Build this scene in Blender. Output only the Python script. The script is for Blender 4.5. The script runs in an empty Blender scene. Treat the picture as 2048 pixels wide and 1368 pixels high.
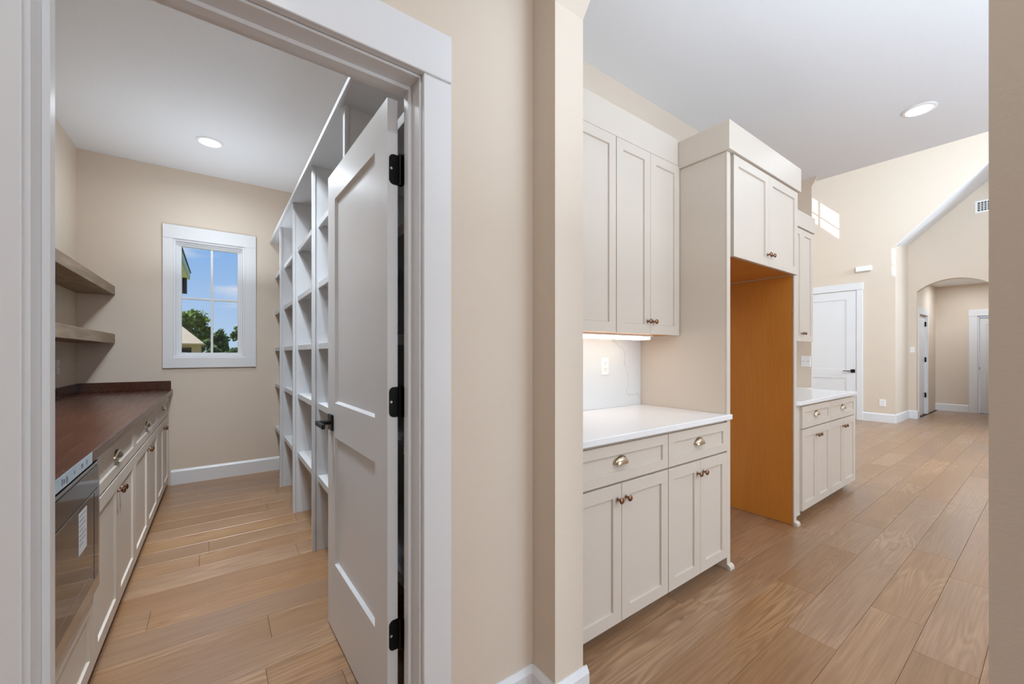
import bpy, bmesh, math, random
from mathutils import Vector, Matrix
random.seed(7)
scene = bpy.context.scene
COL = scene.collection
R = math.radians

# ------------------------------------------------------------------ camera
cam_d = bpy.data.cameras.new('camera'); cam = bpy.data.objects.new('camera', cam_d); COL.objects.link(cam)
cam.location = (0, 0, 1.271); cam.rotation_euler = (R(90), 0, R(-36.129))
cam_d.sensor_width = 36; cam_d.lens = 803.65 / 2048 * 36; cam_d.shift_y = 23.8 / 2048
cam_d.clip_start = .01; cam_d.clip_end = 500
scene.camera = cam

# ------------------------------------------------------------------ colour management
vs = scene.view_settings
scene.display_settings.display_device = 'sRGB'
vs.view_transform = 'Standard'; vs.look = 'None'; vs.exposure = 0.12; vs.gamma = 1; vs.use_curve_mapping = False
cy = scene.cycles
cy.use_denoising = True; cy.max_bounces = 10; cy.diffuse_bounces = 7; cy.glossy_bounces = 4
cy.sample_clamp_indirect = 4; cy.caustics_reflective = False; cy.caustics_refractive = False

# ------------------------------------------------------------------ world: blue sky with soft clouds
def lin(c):
    return tuple((v / 255 / 12.92 if v / 255 <= .04045 else ((v / 255 + .055) / 1.055) ** 2.4) for v in c)
W = bpy.data.worlds.new('sky'); scene.world = W; W.use_nodes = True
nt = W.node_tree; nt.nodes.clear()
def N(nt, t, **k):
    n = nt.nodes.new(t)
    for a, b in k.items(): setattr(n, a, b)
    return n
tc = N(nt, 'ShaderNodeTexCoord'); sep = N(nt, 'ShaderNodeSeparateXYZ'); nt.links.new(tc.outputs['Generated'], sep.inputs[0])
ramp = N(nt, 'ShaderNodeValToRGB'); nt.links.new(sep.outputs['Z'], ramp.inputs[0])
cr = ramp.color_ramp; cr.elements[0].position = 0; cr.elements[0].color = (*lin((188, 212, 240)), 1)
cr.elements[1].position = .6; cr.elements[1].color = (*lin((70, 125, 215)), 1)
e = cr.elements.new(.28); e.color = (*lin((122, 176, 240)), 1)
mp = N(nt, 'ShaderNodeMapping'); mp.inputs['Scale'].default_value = (3.2, 3.2, 9); mp.inputs['Location'].default_value = (.9, 0, .3)
nt.links.new(tc.outputs['Generated'], mp.inputs[0])
nz = N(nt, 'ShaderNodeTexNoise'); nz.inputs['Scale'].default_value = 1.6; nz.inputs['Detail'].default_value = 6; nt.links.new(mp.outputs[0], nz.inputs[0])
cl = N(nt, 'ShaderNodeValToRGB'); cl.color_ramp.elements[0].position = .53; cl.color_ramp.elements[1].position = .72; nt.links.new(nz.outputs['Fac'], cl.inputs[0])
mx = N(nt, 'ShaderNodeMix', data_type='RGBA'); nt.links.new(cl.outputs[0], mx.inputs[0]); nt.links.new(ramp.outputs[0], mx.inputs[6]); mx.inputs[7].default_value = (*lin((240, 238, 242)), 1)
bg = N(nt, 'ShaderNodeBackground'); bg.inputs[1].default_value = .92; nt.links.new(mx.outputs[2], bg.inputs[0])
wo = N(nt, 'ShaderNodeOutputWorld'); nt.links.new(bg.outputs[0], wo.inputs[0])

# ------------------------------------------------------------------ lights
def light(name, kind, loc, energy, color=(1, 1, 1), rot=(0, 0, 0), size=.15, size_y=None, spread=180):
    d = bpy.data.lights.new(name, kind); o = bpy.data.objects.new(name, d); COL.objects.link(o)
    o.location = loc; o.rotation_euler = rot; d.energy = energy; d.color = color
    if kind == 'AREA':
        d.shape = 'RECTANGLE' if size_y else 'DISK'; d.size = size; d.spread = R(spread)
        if size_y: d.size_y = size_y
    elif kind in ('POINT', 'SPOT'): d.shadow_soft_size = size
    return o
sun_dir = Vector((1, -1.2, -1.27)).normalized()
sun = light('sun', 'SUN', (0, 0, 20), 12.0, (1, .95, .88)); sun.rotation_euler = sun_dir.to_track_quat('-Z', 'Y').to_euler(); sun.data.angle = R(.6)
WARM = (.82, .91, 1)
# recessed cans (lamp under the lens); lamps without a lens are added, unseen
CAN_PANTRY = [(-.06, 4.28, 3.074), (-.06, 2.35, 3.074)]
LAMPS_KITCHEN = [(4.29, .64, 3.124), (2.5, .60, 3.124), (4.29, -1.6, 3.124), (2.5, -1.6, 3.124)]
FILL_HALL = [(.05, -.15, 3.05), (-1.6, -.9, 3.05)]  # unseen, added to light the hall and door wall
for c in CAN_PANTRY[:1]: light('can_lamp', 'AREA', (c[0], c[1], c[2] - .012), 7.5, WARM, size=.12, spread=165)
light('flush_mount_lamp', 'AREA', (-.1, 2.38, 3.05), 22, WARM, size=.45, spread=140)  # unseen fill added under the near pantry ceiling
for c in LAMPS_KITCHEN[:1]: light('can_lamp', 'AREA', (c[0], c[1], c[2] - .012), 4, WARM, size=.12)
for c in LAMPS_KITCHEN[2:]: light('can_lamp', 'AREA', (c[0], c[1], c[2] - .012), 14, WARM, size=.12)  # added out of view to brighten the kitchen
for c in FILL_HALL: light('can_lamp', 'AREA', (c[0], c[1], c[2] - .012), 10, WARM, size=.12)
light('can_lamp', 'AREA', (12.3, 1.1, 2.75), 12, WARM, size=.12)  # unseen lamp added to brighten the far hall
sp = light('adjustable_can_lamp', 'SPOT', (.1, 2.3, 3.05), 130, WARM, size=.05); sp.data.spot_size = R(75); sp.data.spot_blend = 1  # unseen spot added to lift the lower back of the pantry
sp.rotation_euler = (Vector((-.25, 4.7, .5)) - sp.location).to_track_quat('-Z', 'Y').to_euler()
sp2 = light('adjustable_can_lamp', 'SPOT', (.3, 2.4, 3.05), 165, WARM, size=.05); sp2.data.spot_size = R(70); sp2.data.spot_blend = 1  # unseen spot added to brighten the pantry cabinet fronts
sp2.rotation_euler = (Vector((-.4, 2.75, .3)) - sp2.location).to_track_quat('-Z', 'Y').to_euler()
# unseen fill lamps added to throw soft light up at the ceilings
light('bounce_lamp', 'AREA', (0, 4.3, 2.0), 7, WARM, rot=(R(180), 0, 0), size=.6, size_y=.9)
light('bounce_lamp', 'AREA', (3.5, -1.6, 1.5), 60, (.66, .82, 1), rot=(R(180), 0, 0), size=2.4, size_y=1.2)
light('bounce_lamp', 'AREA', (1.6, -.6, 1.7), 36, (.68, .83, 1), rot=(R(180), 0, 0), size=.8, size_y=1.6)
# fill lamps added along unseen walls, standing in for daylight
DAY = (.68, .84, 1)
for x in (8.1, 9.1): light('window_daylight', 'AREA', (x, -3.52, 4.2), 44, DAY, rot=(R(70), 0, 0), size=.8, size_y=1.9, spread=84)
light('great_room_lamp', 'AREA', (5.25, -.9, 4.1), 240, DAY, rot=(R(58), 0, R(-90)), size=2.2, size_y=1.4)  # unseen fill added above the kitchen opening
light('bounce_lamp', 'AREA', (7.4, .2, 2.6), 60, DAY, rot=(R(180), 0, 0), size=2, size_y=2)  # added upward fill for the great room
light('window_daylight', 'AREA', (2.2, -3.52, 1.2), 60, DAY, rot=(R(90), 0, 0), size=1.6, size_y=1.2)
light('window_daylight', 'AREA', (.69, -2.42, 1.5), 23, WARM, rot=(R(90), 0, 0), size=.44, size_y=1.8)  # added behind the camera; no window stands there

# ------------------------------------------------------------------ materials
MATS = {}
def principled(name):
    m = bpy.data.materials.new(name); m.use_nodes = True; MATS[name] = m
    return m, m.node_tree, m.node_tree.nodes['Principled BSDF']
def mat(name, c, rough=.5, metal=0, var=.03, vscale=6, bump=0, bscale=200, coat=0, spec=.5):
    m, nt, b = principled(name)
    c = lin(c)
    b.inputs['Roughness'].default_value = rough; b.inputs['Metallic'].default_value = metal
    b.inputs['Coat Weight'].default_value = coat; b.inputs['Specular IOR Level'].default_value = spec
    tc = N(nt, 'ShaderNodeTexCoord'); n = N(nt, 'ShaderNodeTexNoise'); n.inputs['Scale'].default_value = vscale; n.inputs['Detail'].default_value = 3
    nt.links.new(tc.outputs['Object'], n.inputs[0])
    mx = N(nt, 'ShaderNodeMix', data_type='RGBA'); nt.links.new(n.outputs['Fac'], mx.inputs[0])
    mx.inputs[6].default_value = (*[v * (1 - var) for v in c], 1); mx.inputs[7].default_value = (*[min(1, v * (1 + var)) for v in c], 1)
    nt.links.new(mx.outputs[2], b.inputs['Base Color'])
    if bump:
        n2 = N(nt, 'ShaderNodeTexNoise'); n2.inputs['Scale'].default_value = bscale; n2.inputs['Detail'].default_value = 2; nt.links.new(tc.outputs['Object'], n2.inputs[0])
        bp = N(nt, 'ShaderNodeBump'); bp.inputs['Strength'].default_value = bump; bp.inputs['Distance'].default_value = .002
        nt.links.new(n2.outputs['Fac'], bp.inputs['Height']); nt.links.new(bp.outputs[0], b.inputs['Normal'])
    return m
def emit(name, c, s):
    m, nt, b = principled(name); b.inputs['Base Color'].default_value = (.8, .8, .8, 1)
    b.inputs['Emission Color'].default_value = (*lin(c), 1); b.inputs['Emission Strength'].default_value = s
    return m
def wood(name, c1, c2, rough=.4, along='X', stretch=14, scale=3.0, rings=26, tone=.12, knots=False, rvar=.1, coat=0, ringw=.6, long=.45):
    """oak-like grain: contour lines of a stretched noise (cathedrals) and fine pores; tone changes from piece to piece"""
    m, nt, b = principled(name); L = nt.links.new
    tc = N(nt, 'ShaderNodeTexCoord'); oi = N(nt, 'ShaderNodeObjectInfo')
    off = N(nt, 'ShaderNodeMath', operation='MULTIPLY'); off.inputs[1].default_value = 57.0; L(oi.outputs['Random'], off.inputs[0])
    cmb = N(nt, 'ShaderNodeCombineXYZ'); L(off.outputs[0], cmb.inputs[0]); L(off.outputs[0], cmb.inputs[1]); L(off.outputs[0], cmb.inputs[2])
    add = N(nt, 'ShaderNodeVectorMath', operation='ADD'); L(tc.outputs['Object'], add.inputs[0]); L(cmb.outputs[0], add.inputs[1])
    def mapped(sl, sa):
        mpn = N(nt, 'ShaderNodeMapping'); s = [sa, sa, sa]; s['XYZ'.index(along)] = sl; mpn.inputs['Scale'].default_value = s
        L(add.outputs[0], mpn.inputs[0]); return mpn.outputs[0]
    n1 = N(nt, 'ShaderNodeTexNoise'); n1.inputs['Scale'].default_value = scale; n1.inputs['Detail'].default_value = 2; n1.inputs['Roughness'].default_value = .45; L(mapped(long, 2.4), n1.inputs[0])
    mu = N(nt, 'ShaderNodeMath', operation='MULTIPLY'); mu.inputs[1].default_value = rings * 2 * math.pi / 3; L(n1.outputs['Fac'], mu.inputs[0])
    sn = N(nt, 'ShaderNodeMath', operation='SINE'); L(mu.outputs[0], sn.inputs[0])
    mr = N(nt, 'ShaderNodeMapRange'); mr.inputs[1].default_value = -1; mr.inputs[2].default_value = 1; L(sn.outputs[0], mr.inputs[0])
    n2 = N(nt, 'ShaderNodeTexNoise'); n2.inputs['Scale'].default_value = 60; n2.inputs['Detail'].default_value = 4; L(mapped(1 / stretch, 1.6), n2.inputs[0])
    n3 = N(nt, 'ShaderNodeTexNoise'); n3.inputs['Scale'].default_value = 2.2; n3.inputs['Detail'].default_value = 3; L(mapped(.5, 1.3), n3.inputs[0])
    # ring strength varies over the board
    rs = N(nt, 'ShaderNodeMapRange'); rs.inputs[1].default_value = .45; rs.inputs[2].default_value = .66; rs.inputs[3].default_value = .05; rs.inputs[4].default_value = ringw; L(n3.outputs['Fac'], rs.inputs[0])
    rm = N(nt, 'ShaderNodeMath', operation='MULTIPLY'); L(mr.outputs[0], rm.inputs[0]); L(rs.outputs[0], rm.inputs[1])
    fm = N(nt, 'ShaderNodeMath', operation='MULTIPLY_ADD'); fm.inputs[1].default_value = .75; L(n2.outputs['Fac'], fm.inputs[0]); L(rm.outputs[0], fm.inputs[2])
    fac = N(nt, 'ShaderNodeMapRange'); fac.inputs[1].default_value = .2; fac.inputs[2].default_value = 1.1; L(fm.outputs[0], fac.inputs[0])
    mx = N(nt, 'ShaderNodeMix', data_type='RGBA'); L(fac.outputs[0], mx.inputs[0]); mx.inputs[6].default_value = (*lin(c1), 1); mx.inputs[7].default_value = (*lin(c2), 1)
    hs = N(nt, 'ShaderNodeHueSaturation'); tv = N(nt, 'ShaderNodeMapRange'); tv.inputs[3].default_value = 1 - tone; tv.inputs[4].default_value = 1 + tone; L(oi.outputs['Random'], tv.inputs[0]); L(tv.outputs[0], hs.inputs['Value'])
    rnd = N(nt, 'ShaderNodeMath', operation='FRACT'); L(off.outputs[0], rnd.inputs[0])
    sv = N(nt, 'ShaderNodeMapRange'); sv.inputs[3].default_value = 1 - tone; sv.inputs[4].default_value = 1 + tone; L(rnd.outputs[0], sv.inputs[0]); L(sv.outputs[0], hs.inputs['Saturation'])
    L(mx.outputs[2], hs.inputs['Color']); out = hs.outputs[0]
    if knots:
        vo = N(nt, 'ShaderNodeTexVoronoi'); vo.inputs['Scale'].default_value = 2.3; L(mapped(.75, 1.5), vo.inputs[0])
        nd = N(nt, 'ShaderNodeTexNoise'); nd.inputs['Scale'].default_value = 30; L(add.outputs[0], nd.inputs[0])
        sm = N(nt, 'ShaderNodeMath', operation='MULTIPLY_ADD'); sm.inputs[1].default_value = .05; L(nd.outputs['Fac'], sm.inputs[0]); L(vo.outputs['Distance'], sm.inputs[2])
        kr = N(nt, 'ShaderNodeMapRange'); kr.inputs[1].default_value = .045; kr.inputs[2].default_value = .085; kr.inputs[3].default_value = .75; kr.inputs[4].default_value = 0; L(sm.outputs[0], kr.inputs[0])
        km = N(nt, 'ShaderNodeMix', data_type='RGBA'); L(kr.outputs[0], km.inputs[0]); L(out, km.inputs[6]); km.inputs[7].default_value = (*lin((84, 62, 44)), 1); out = km.outputs[2]
    L(out, b.inputs['Base Color'])
    rr = N(nt, 'ShaderNodeMapRange'); rr.inputs[3].default_value = rough - rvar; rr.inputs[4].default_value = rough + rvar; L(n2.outputs['Fac'], rr.inputs[0]); L(rr.outputs[0], b.inputs['Roughness'])
    bp = N(nt, 'ShaderNodeBump'); bp.inputs['Strength'].default_value = .12; bp.inputs['Distance'].default_value = .001; L(fm.outputs[0], bp.inputs['Height']); L(bp.outputs[0], b.inputs['Normal'])
    b.inputs['Coat Weight'].default_value = coat; b.inputs['Coat Roughness'].default_value = .3
    return m

M_WALL = mat('beige_paint', (216, 202, 186), .7, bump=.15, bscale=140, var=.015)
M_CEIL = mat('ceiling_paint', (228, 229, 231), .85, bump=.5, bscale=90, var=.01)
M_TRIM = mat('white_gloss_paint', (225, 226, 228), .32, var=.01)
M_SHELF = mat('white_shelf_paint', (206, 207, 209), .4, var=.015)
M_CAB = mat('greige_cabinet_paint', (210, 200, 188), .46, var=.012, spec=.35)
M_DARKGAP = mat('shadow_gap', (120, 112, 102), .8)
M_QUARTZ = mat('white_quartz', (238, 239, 241), .18, var=.012, vscale=2)
M_OAK = wood('oak_floor', (134, 98, 67), (188, 152, 117), .36, 'X', 26, 3.0, 64, .08, knots=True, ringw=.46, long=.2, coat=.5)
M_MAPLE = wood('maple_veneer', (188, 120, 44), (210, 144, 60), .45, 'Z', 12, 2.0, 8, .02, ringw=.25)
M_BUTCHER = wood('stained_butcher_block', (70, 40, 28), (94, 56, 40), .26, 'Y', 24, 2, 6, .05, ringw=.25, rvar=.06)
M_SHELFWOOD = wood('weathered_shelf_stain', (122, 100, 76), (178, 154, 126), .5, 'Y', 12, 3, 12, .05, ringw=.4)
M_BRONZE = mat('bronze_knob', (140, 105, 84), .28, 1, var=.1)
M_NICKEL = mat('champagne_nickel', (198, 182, 160), .22, 1, var=.05)
M_BLACK = mat('black_iron', (22, 22, 22), .35, .6, var=.2, vscale=60, bump=.2, bscale=300)
M_STEEL = mat('stainless_steel', (176, 178, 180), .25, 1, var=.04)
M_BGLASS = mat('black_glass', (26, 27, 29), .07, 0, spec=.8)
M_PLASTIC = mat('white_plastic', (236, 236, 236), .35, var=.005)
M_SLOT = mat('dark_slot', (60, 58, 56), .6)
M_LENS = emit('can_lens', (255, 250, 242), 2)
M_BAR = emit('light_bar', (255, 242, 222), 5)
M_SUBFLOOR = mat('subfloor', (70, 52, 38), .9)
M_GRASS = mat('grass_ground', (120, 132, 80), .9, var=.2)
M_BARK = mat('bark', (92, 76, 60), .9, var=.2)
M_OSB = mat('roof_sheathing', (222, 200, 165), .85, var=.06, vscale=2)
M_STUD = mat('house_wrap_wood', (214, 176, 128), .85, var=.08, vscale=3)
M_FASCIA = mat('eave_fascia', (150, 172, 172), .6)
M_SOFFIT = mat('eave_soffit', (205, 198, 184), .8)
M_SHINGLE = mat('roof_shingle', (96, 92, 90), .9, var=.2, vscale=20)
M_EDGE_STRIP = mat('pale_blue_film', (176, 198, 214), .2, var=.12, vscale=20)
M_LABEL = mat('paper_sticker', (205, 206, 208), .6, var=.02)
M_INK = mat('grey_ink', (118, 118, 122), .7)
M_BRICKRED = mat('chrome_screw', (225, 225, 222), .25, 1)

def marble():
    m, nt, b = principled('veined_quartz'); L = nt.links.new
    tc = N(nt, 'ShaderNodeTexCoord')
    n = N(nt, 'ShaderNodeTexNoise'); n.inputs['Scale'].default_value = 3; n.inputs['Detail'].default_value = 5; L(tc.outputs['Object'], n.inputs[0])
    # one drifting vein: distance of a wandering line
    sp = N(nt, 'ShaderNodeSeparateXYZ'); L(tc.outputs['Object'], sp.inputs[0])
    a = N(nt, 'ShaderNodeMath', operation='MULTIPLY_ADD'); a.inputs[1].default_value = .75; L(sp.outputs['Z'], a.inputs[0]); L(sp.outputs['X'], a.inputs[2])
    w = N(nt, 'ShaderNodeMath', operation='MULTIPLY_ADD'); w.inputs[1].default_value = .5; L(n.outputs['Fac'], w.inputs[0]); L(a.outputs[0], w.inputs[2])
    s = N(nt, 'ShaderNodeMath', operation='SUBTRACT'); s.inputs[1].default_value = .97; L(w.outputs[0], s.inputs[0])
    ab = N(nt, 'ShaderNodeMath', operation='ABSOLUTE'); L(s.outputs[0], ab.inputs[0])
    mr = N(nt, 'ShaderNodeMapRange'); mr.inputs[1].default_value = .0; mr.inputs[2].default_value = .008; mr.inputs[3].default_value = .5; mr.inputs[4].default_value = 0; L(ab.outputs[0], mr.inputs[0])
    mx = N(nt, 'ShaderNodeMix', data_type='RGBA'); L(mr.outputs[0], mx.inputs[0]); mx.inputs[6].default_value = (*lin((214, 216, 218)), 1); mx.inputs[7].default_value = (*lin((170, 168, 164)), 1)
    L(mx.outputs[2], b.inputs['Base Color']); b.inputs['Roughness'].default_value = .2
    return m
M_MARBLE = marble()
def glass():
    m, nt, b = principled('window_glass'); nt.nodes.remove(b)
    t = N(nt, 'ShaderNodeBsdfTransparent'); t.inputs[0].default_value = (.97, .98, .98, 1); g = N(nt, 'ShaderNodeBsdfGlossy'); g.inputs['Roughness'].default_value = .02
    lw = N(nt, 'ShaderNodeLayerWeight'); lw.inputs[0].default_value = .5
    pw = N(nt, 'ShaderNodeMath', operation='POWER'); pw.inputs[1].default_value = 5; nt.links.new(lw.outputs['Facing'], pw.inputs[0])
    fr = N(nt, 'ShaderNodeMath', operation='MULTIPLY_ADD'); fr.inputs[1].default_value = .9; fr.inputs[2].default_value = .03; nt.links.new(pw.outputs[0], fr.inputs[0])
    mx = N(nt, 'ShaderNodeMixShader'); nt.links.new(fr.outputs[0], mx.inputs[0]); nt.links.new(t.outputs[0], mx.inputs[1]); nt.links.new(g.outputs[0], mx.inputs[2])
    nt.links.new(mx.outputs[0], nt.nodes['Material Output'].inputs[0]); return m
M_GLASS = glass()
def leafmat(name, c1, c2):
    m, nt, b = principled(name); L = nt.links.new
    g = N(nt, 'ShaderNodeTexCoord'); n = N(nt, 'ShaderNodeTexNoise'); n.inputs['Scale'].default_value = 1.2; n.inputs['Detail'].default_value = 4; L(g.outputs['Object'], n.inputs[0])
    mr = N(nt, 'ShaderNodeMapRange'); mr.inputs[1].default_value = .35; mr.inputs[2].default_value = .65; L(n.outputs['Fac'], mr.inputs[0])
    mx = N(nt, 'ShaderNodeMix', data_type='RGBA'); L(mr.outputs[0], mx.inputs[0]); mx.inputs[6].default_value = (*lin(c1), 1); mx.inputs[7].default_value = (*lin(c2), 1)
    L(mx.outputs[2], b.inputs['Base Color']); b.inputs['Roughness'].default_value = .6
    tr = N(nt, 'ShaderNodeBsdfTranslucent'); L(mx.outputs[2], tr.inputs[0]); ms = N(nt, 'ShaderNodeMixShader'); ms.inputs[0].default_value = .45
    L(b.outputs[0], ms.inputs[1]); L(tr.outputs[0], ms.inputs[2]); L(ms.outputs[0], nt.nodes['Material Output'].inputs[0]); return m
M_LEAF = leafmat('dark_leaves', (58, 88, 42), (128, 152, 74))
M_LEAF2 = leafmat('blue_green_leaves', (54, 84, 58), (104, 134, 84))
M_LEAF3 = leafmat('light_shrub_leaves', (112, 138, 70), (176, 190, 112))

# ------------------------------------------------------------------ mesh helpers
WLOC = {}
class MB:
    def __init__(s): s.v = []; s.f = []
    def box(s, x0, x1, y0, y1, z0, z1):
        b = len(s.v)
        s.v += [(x, y, z) for z in (z0, z1) for y in (y0, y1) for x in (x0, x1)]
        s.f += [tuple(b + i for i in q) for q in ((0, 2, 3, 1), (4, 5, 7, 6), (0, 1, 5, 4), (2, 6, 7, 3), (0, 4, 6, 2), (1, 3, 7, 5))]
        return s
    def prism(s, poly, axis, a, b):
        """extrude a 2-D polygon; axis 'x': poly=(y,z), 'y': poly=(x,z), 'z': poly=(x,y)"""
        n = len(poly); k = len(s.v)
        P = {'x': lambda p, w: (w, p[0], p[1]), 'y': lambda p, w: (p[0], w, p[1]), 'z': lambda p, w: (p[0], p[1], w)}[axis]
        s.v += [P(p, a) for p in poly] + [P(p, b) for p in poly]
        s.f += [tuple(k + i for i in range(n)), tuple(k + n + i for i in reversed(range(n)))]
        s.f += [(k + i, k + n + i, k + n + (i + 1) % n, k + (i + 1) % n) for i in range(n)]
        return s
    def lathe(s, prof, c, d, n=16):
        """prof = [(radius, height)], revolved about direction d from point c"""
        d = Vector(d).normalized(); q = d.to_track_quat('Z', 'Y'); c = Vector(c); k = len(s.v)
        for r, h in prof:
            for i in range(n):
                a = 2 * math.pi * i / n
                s.v.append(tuple(c + q @ Vector((r * math.cos(a), r * math.sin(a), h))))
        for j in range(len(prof) - 1):
            for i in range(n):
                s.f.append((k + j * n + i, k + j * n + (i + 1) % n, k + (j + 1) * n + (i + 1) % n, k + (j + 1) * n + i))
        s.f.append(tuple(k + i for i in reversed(range(n)))); s.f.append(tuple(k + (len(prof) - 1) * n + i for i in range(n)))
        return s
    def cyl(s, c, d, r, h, n=16): return s.lathe([(r, 0), (r, h)], c, d, n)
    def quad(s, *p):
        k = len(s.v); s.v += [tuple(q) for q in p]; s.f.append(tuple(range(k, k + len(p)))); return s
    def map(s, fn): s.v = [fn(*p) for p in s.v]; return s
    def build(s, name, m, parent=None, bevel=0, smooth=False, origin='base', seg=1):
        xs = [[p[i] for p in s.v] for i in range(3)]
        c = Vector(((min(xs[0]) + max(xs[0])) / 2, (min(xs[1]) + max(xs[1])) / 2, min(xs[2]) if origin == 'base' else (min(xs[2]) + max(xs[2])) / 2))
        me = bpy.data.meshes.new(name); me.from_pydata([tuple(Vector(p) - c) for p in s.v], [], s.f)
        bm = bmesh.new(); bm.from_mesh(me)
        bmesh.ops.remove_doubles(bm, verts=bm.verts, dist=1e-6) if origin == 'weld' else None
        bmesh.ops.recalc_face_normals(bm, faces=bm.faces)
        if bevel:
            ed = [e for e in bm.edges if len(e.link_faces) == 2 and e.calc_face_angle(0) > .6]
            bmesh.ops.bevel(bm, geom=ed, offset=bevel, segments=seg, affect='EDGES', profile=.5, clamp_overlap=True)
        if smooth:
            for f in bm.faces: f.smooth = True
        bm.to_mesh(me); bm.free()
        if smooth:
            me.set_sharp_from_angle(angle=R(40))
        me.materials.append(m)
        o = bpy.data.objects.new(name, me); COL.objects.link(o)
        if parent is None: o.location = c
        else:
            o.parent = parent; o.location = c - WLOC.get(parent.name, Vector((0, 0, 0)))
        WLOC[o.name] = c
        return o
def box(name, m, x0, x1, y0, y1, z0, z1, parent=None, bevel=0): return MB().box(x0, x1, y0, y1, z0, z1).build(name, m, parent, bevel)
def tag(o, label, cat, group=None, kind=None):
    o['label'] = label
    if cat: o['category'] = cat
    if group: o['group'] = group
    if kind: o['kind'] = kind
    return o
def struct(o, label=None):
    o['kind'] = 'structure'
    if label: o['label'] = label
    return o
def empty(name, loc):
    o = bpy.data.objects.new(name, None); COL.objects.link(o); o.location = loc; o.empty_display_size = .1; WLOC[o.name] = Vector(loc); return o

# ------------------------------------------------------------------ structure: floor with planks
floor = struct(box('floor', M_SUBFLOOR, -2.7, 13.4, -3.6, 5.2, -.16, -.012))
ROW = .19
def plank_mb(x0, x1, y0, y1):
    g = .0004; b = .0012
    x0 += g; x1 -= g; y0 += g; y1 -= g
    mb = MB(); mb.v = [(x0, y0, -.012), (x1, y0, -.012), (x1, y1, -.012), (x0, y1, -.012), (x0, y0, -b), (x1, y0, -b), (x1, y1, -b), (x0, y1, -b), (x0 + b, y0 + b, 0), (x1 - b, y0 + b, 0), (x1 - b, y1 - b, 0), (x0 + b, y1 - b, 0)]
    mb.f = [(0, 3, 2, 1), (8, 9, 10, 11)] + [(i, (i + 1) % 4, 4 + (i + 1) % 4, 4 + i) for i in range(4)] + [(4 + i, 4 + (i + 1) % 4, 8 + (i + 1) % 4, 8 + i) for i in range(4)]
    return mb
rng = random.Random(21)
def lay(xa, xb, ya, yb, first, joined=None, lmin=.55, lmax=1.65):
    """rows of planks along X in the rectangle, the row grid shared by all rooms"""
    k = math.floor(ya / ROW)
    while k * ROW < yb - 1e-4:
        y0, y1 = max(ya, k * ROW), min(yb, (k + 1) * ROW)
        if y1 - y0 > .01:
            x = xa; e = xa + rng.uniform(.25, lmax)
            while x < xb - 1e-4:
                e = min(e, xb)
                if xb - e < .2: e = xb
                mb = plank_mb(x, e, y0, y1)
                if joined is None: mb.build('plank', M_OAK, floor, origin='mid')
                else:
                    b = len(joined.v); joined.v += mb.v; joined.f += [tuple(b + i for i in f) for f in mb.f]
                x = e; e = x + rng.uniform(lmin, lmax)
        k += 1
lay(-.98, .82, 1.27, 5.09, 0)                 # pantry
lay(1.065, 5.04, -.2, 1.785, 0)               # kitchen aisle
lay(5.04, 13.15, .2, 1.66, 0, None, .8, 2.0)  # great room and far hall
lay(5.18, 10.0, 1.66, 3.6, 0, None, .8, 2.0)
lay(10.0, 11.33, 1.66, 1.80, 0, None, .8, 2.0)
jb = MB()
lay(-2.6, .929, -2.5, 1.145, 0, jb); lay(.929, 1.065, .065, 1.02, 0, jb); lay(-.287, .49, 1.145, 1.27, 0, jb)
lay(1.065, 10.0, -3.6, -.2, 0, jb, .9, 2.2); lay(5.04, 10.0, -.2, .2, 0, jb); lay(10.0, 11.03, -.6, .2, 0, jb)
st = jb.build('planks', M_OAK, floor, origin='mid'); st['kind'] = 'stuff'

# ------------------------------------------------------------------ structure: walls and ceilings
def wall(name, *b): return struct(box(name, M_WALL, *b))
# pantry
wall('wall_pantry_left', -1.13, -1.005, 1.27, 5.24, 0, 3.074)
wall('wall_pantry_right', .82, 1.065, 1.27, 5.24, 0, 3.2)
def holed(name, axis, a, b, outer, hole):
    """wall slab with a rectangular hole: outer/hole = (u0,u1,z0,z1)"""
    u0, u1, z0, z1 = outer; p0, p1, q0, q1 = hole; mb = MB()
    for r in ((u0, p0, z0, z1), (p1, u1, z0, z1), (p0, p1, z0, q0), (p0, p1, q1, z1)):
        if r[1] - r[0] > 1e-4 and r[3] - r[2] > 1e-4:
            if axis == 'y': mb.box(r[0], r[1], a, b, r[2], r[3])
            else: mb.box(a, b, r[0], r[1], r[2], r[3])
    return struct(mb.build(name, M_WALL))
WX0, WX1, WZ0, WZ1 = -.351, .216, 1.236, 2.387
holed('wall_pantry_back', 'y', 5.09, 5.24, (-1.005, .82, 0, 3.074), (WX0, WX1, WZ0, WZ1))
# wall with the pantry doorway
JL, JR, JH = -.287, .490, 2.107
holed('wall_hall_front', 'y', 1.145, 1.27, (-2.6, .929, 0, 3.06), (JL - .018, JR + .018, -.01, JH + .018))
wall('wall_hall_left', -2.72, -2.6, -2.5, 1.27, 0, 3.06)
wall('wall_hall_back', -2.72, .929, -2.62, -2.5, 0, 3.06)
# wall between hall and kitchen with the clipped-corner opening
STUB = 1.023; OPR = .065; SP = 2.479
o = MB().prism([(1.145, 0), (1.145, 3.2), (-3.6, 3.2), (-3.6, 0), (OPR, 0), (OPR, SP), (OPR + .15, SP + .2), (STUB - .15, SP + .2), (STUB, SP), (STUB, 0)], 'x', .929, 1.065).build('wall_hall_right', M_WALL); struct(o)
# kitchen
wall('wall_kitchen_back', 1.065, 5.04, 1.785, 1.92, 0, 3.2)
holed('wall_kitchen_right', 'y', -3.72, -3.6, (.929, 5.18, 0, 3.2), (2.4, 4.0, 1.1, 2.3))
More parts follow.
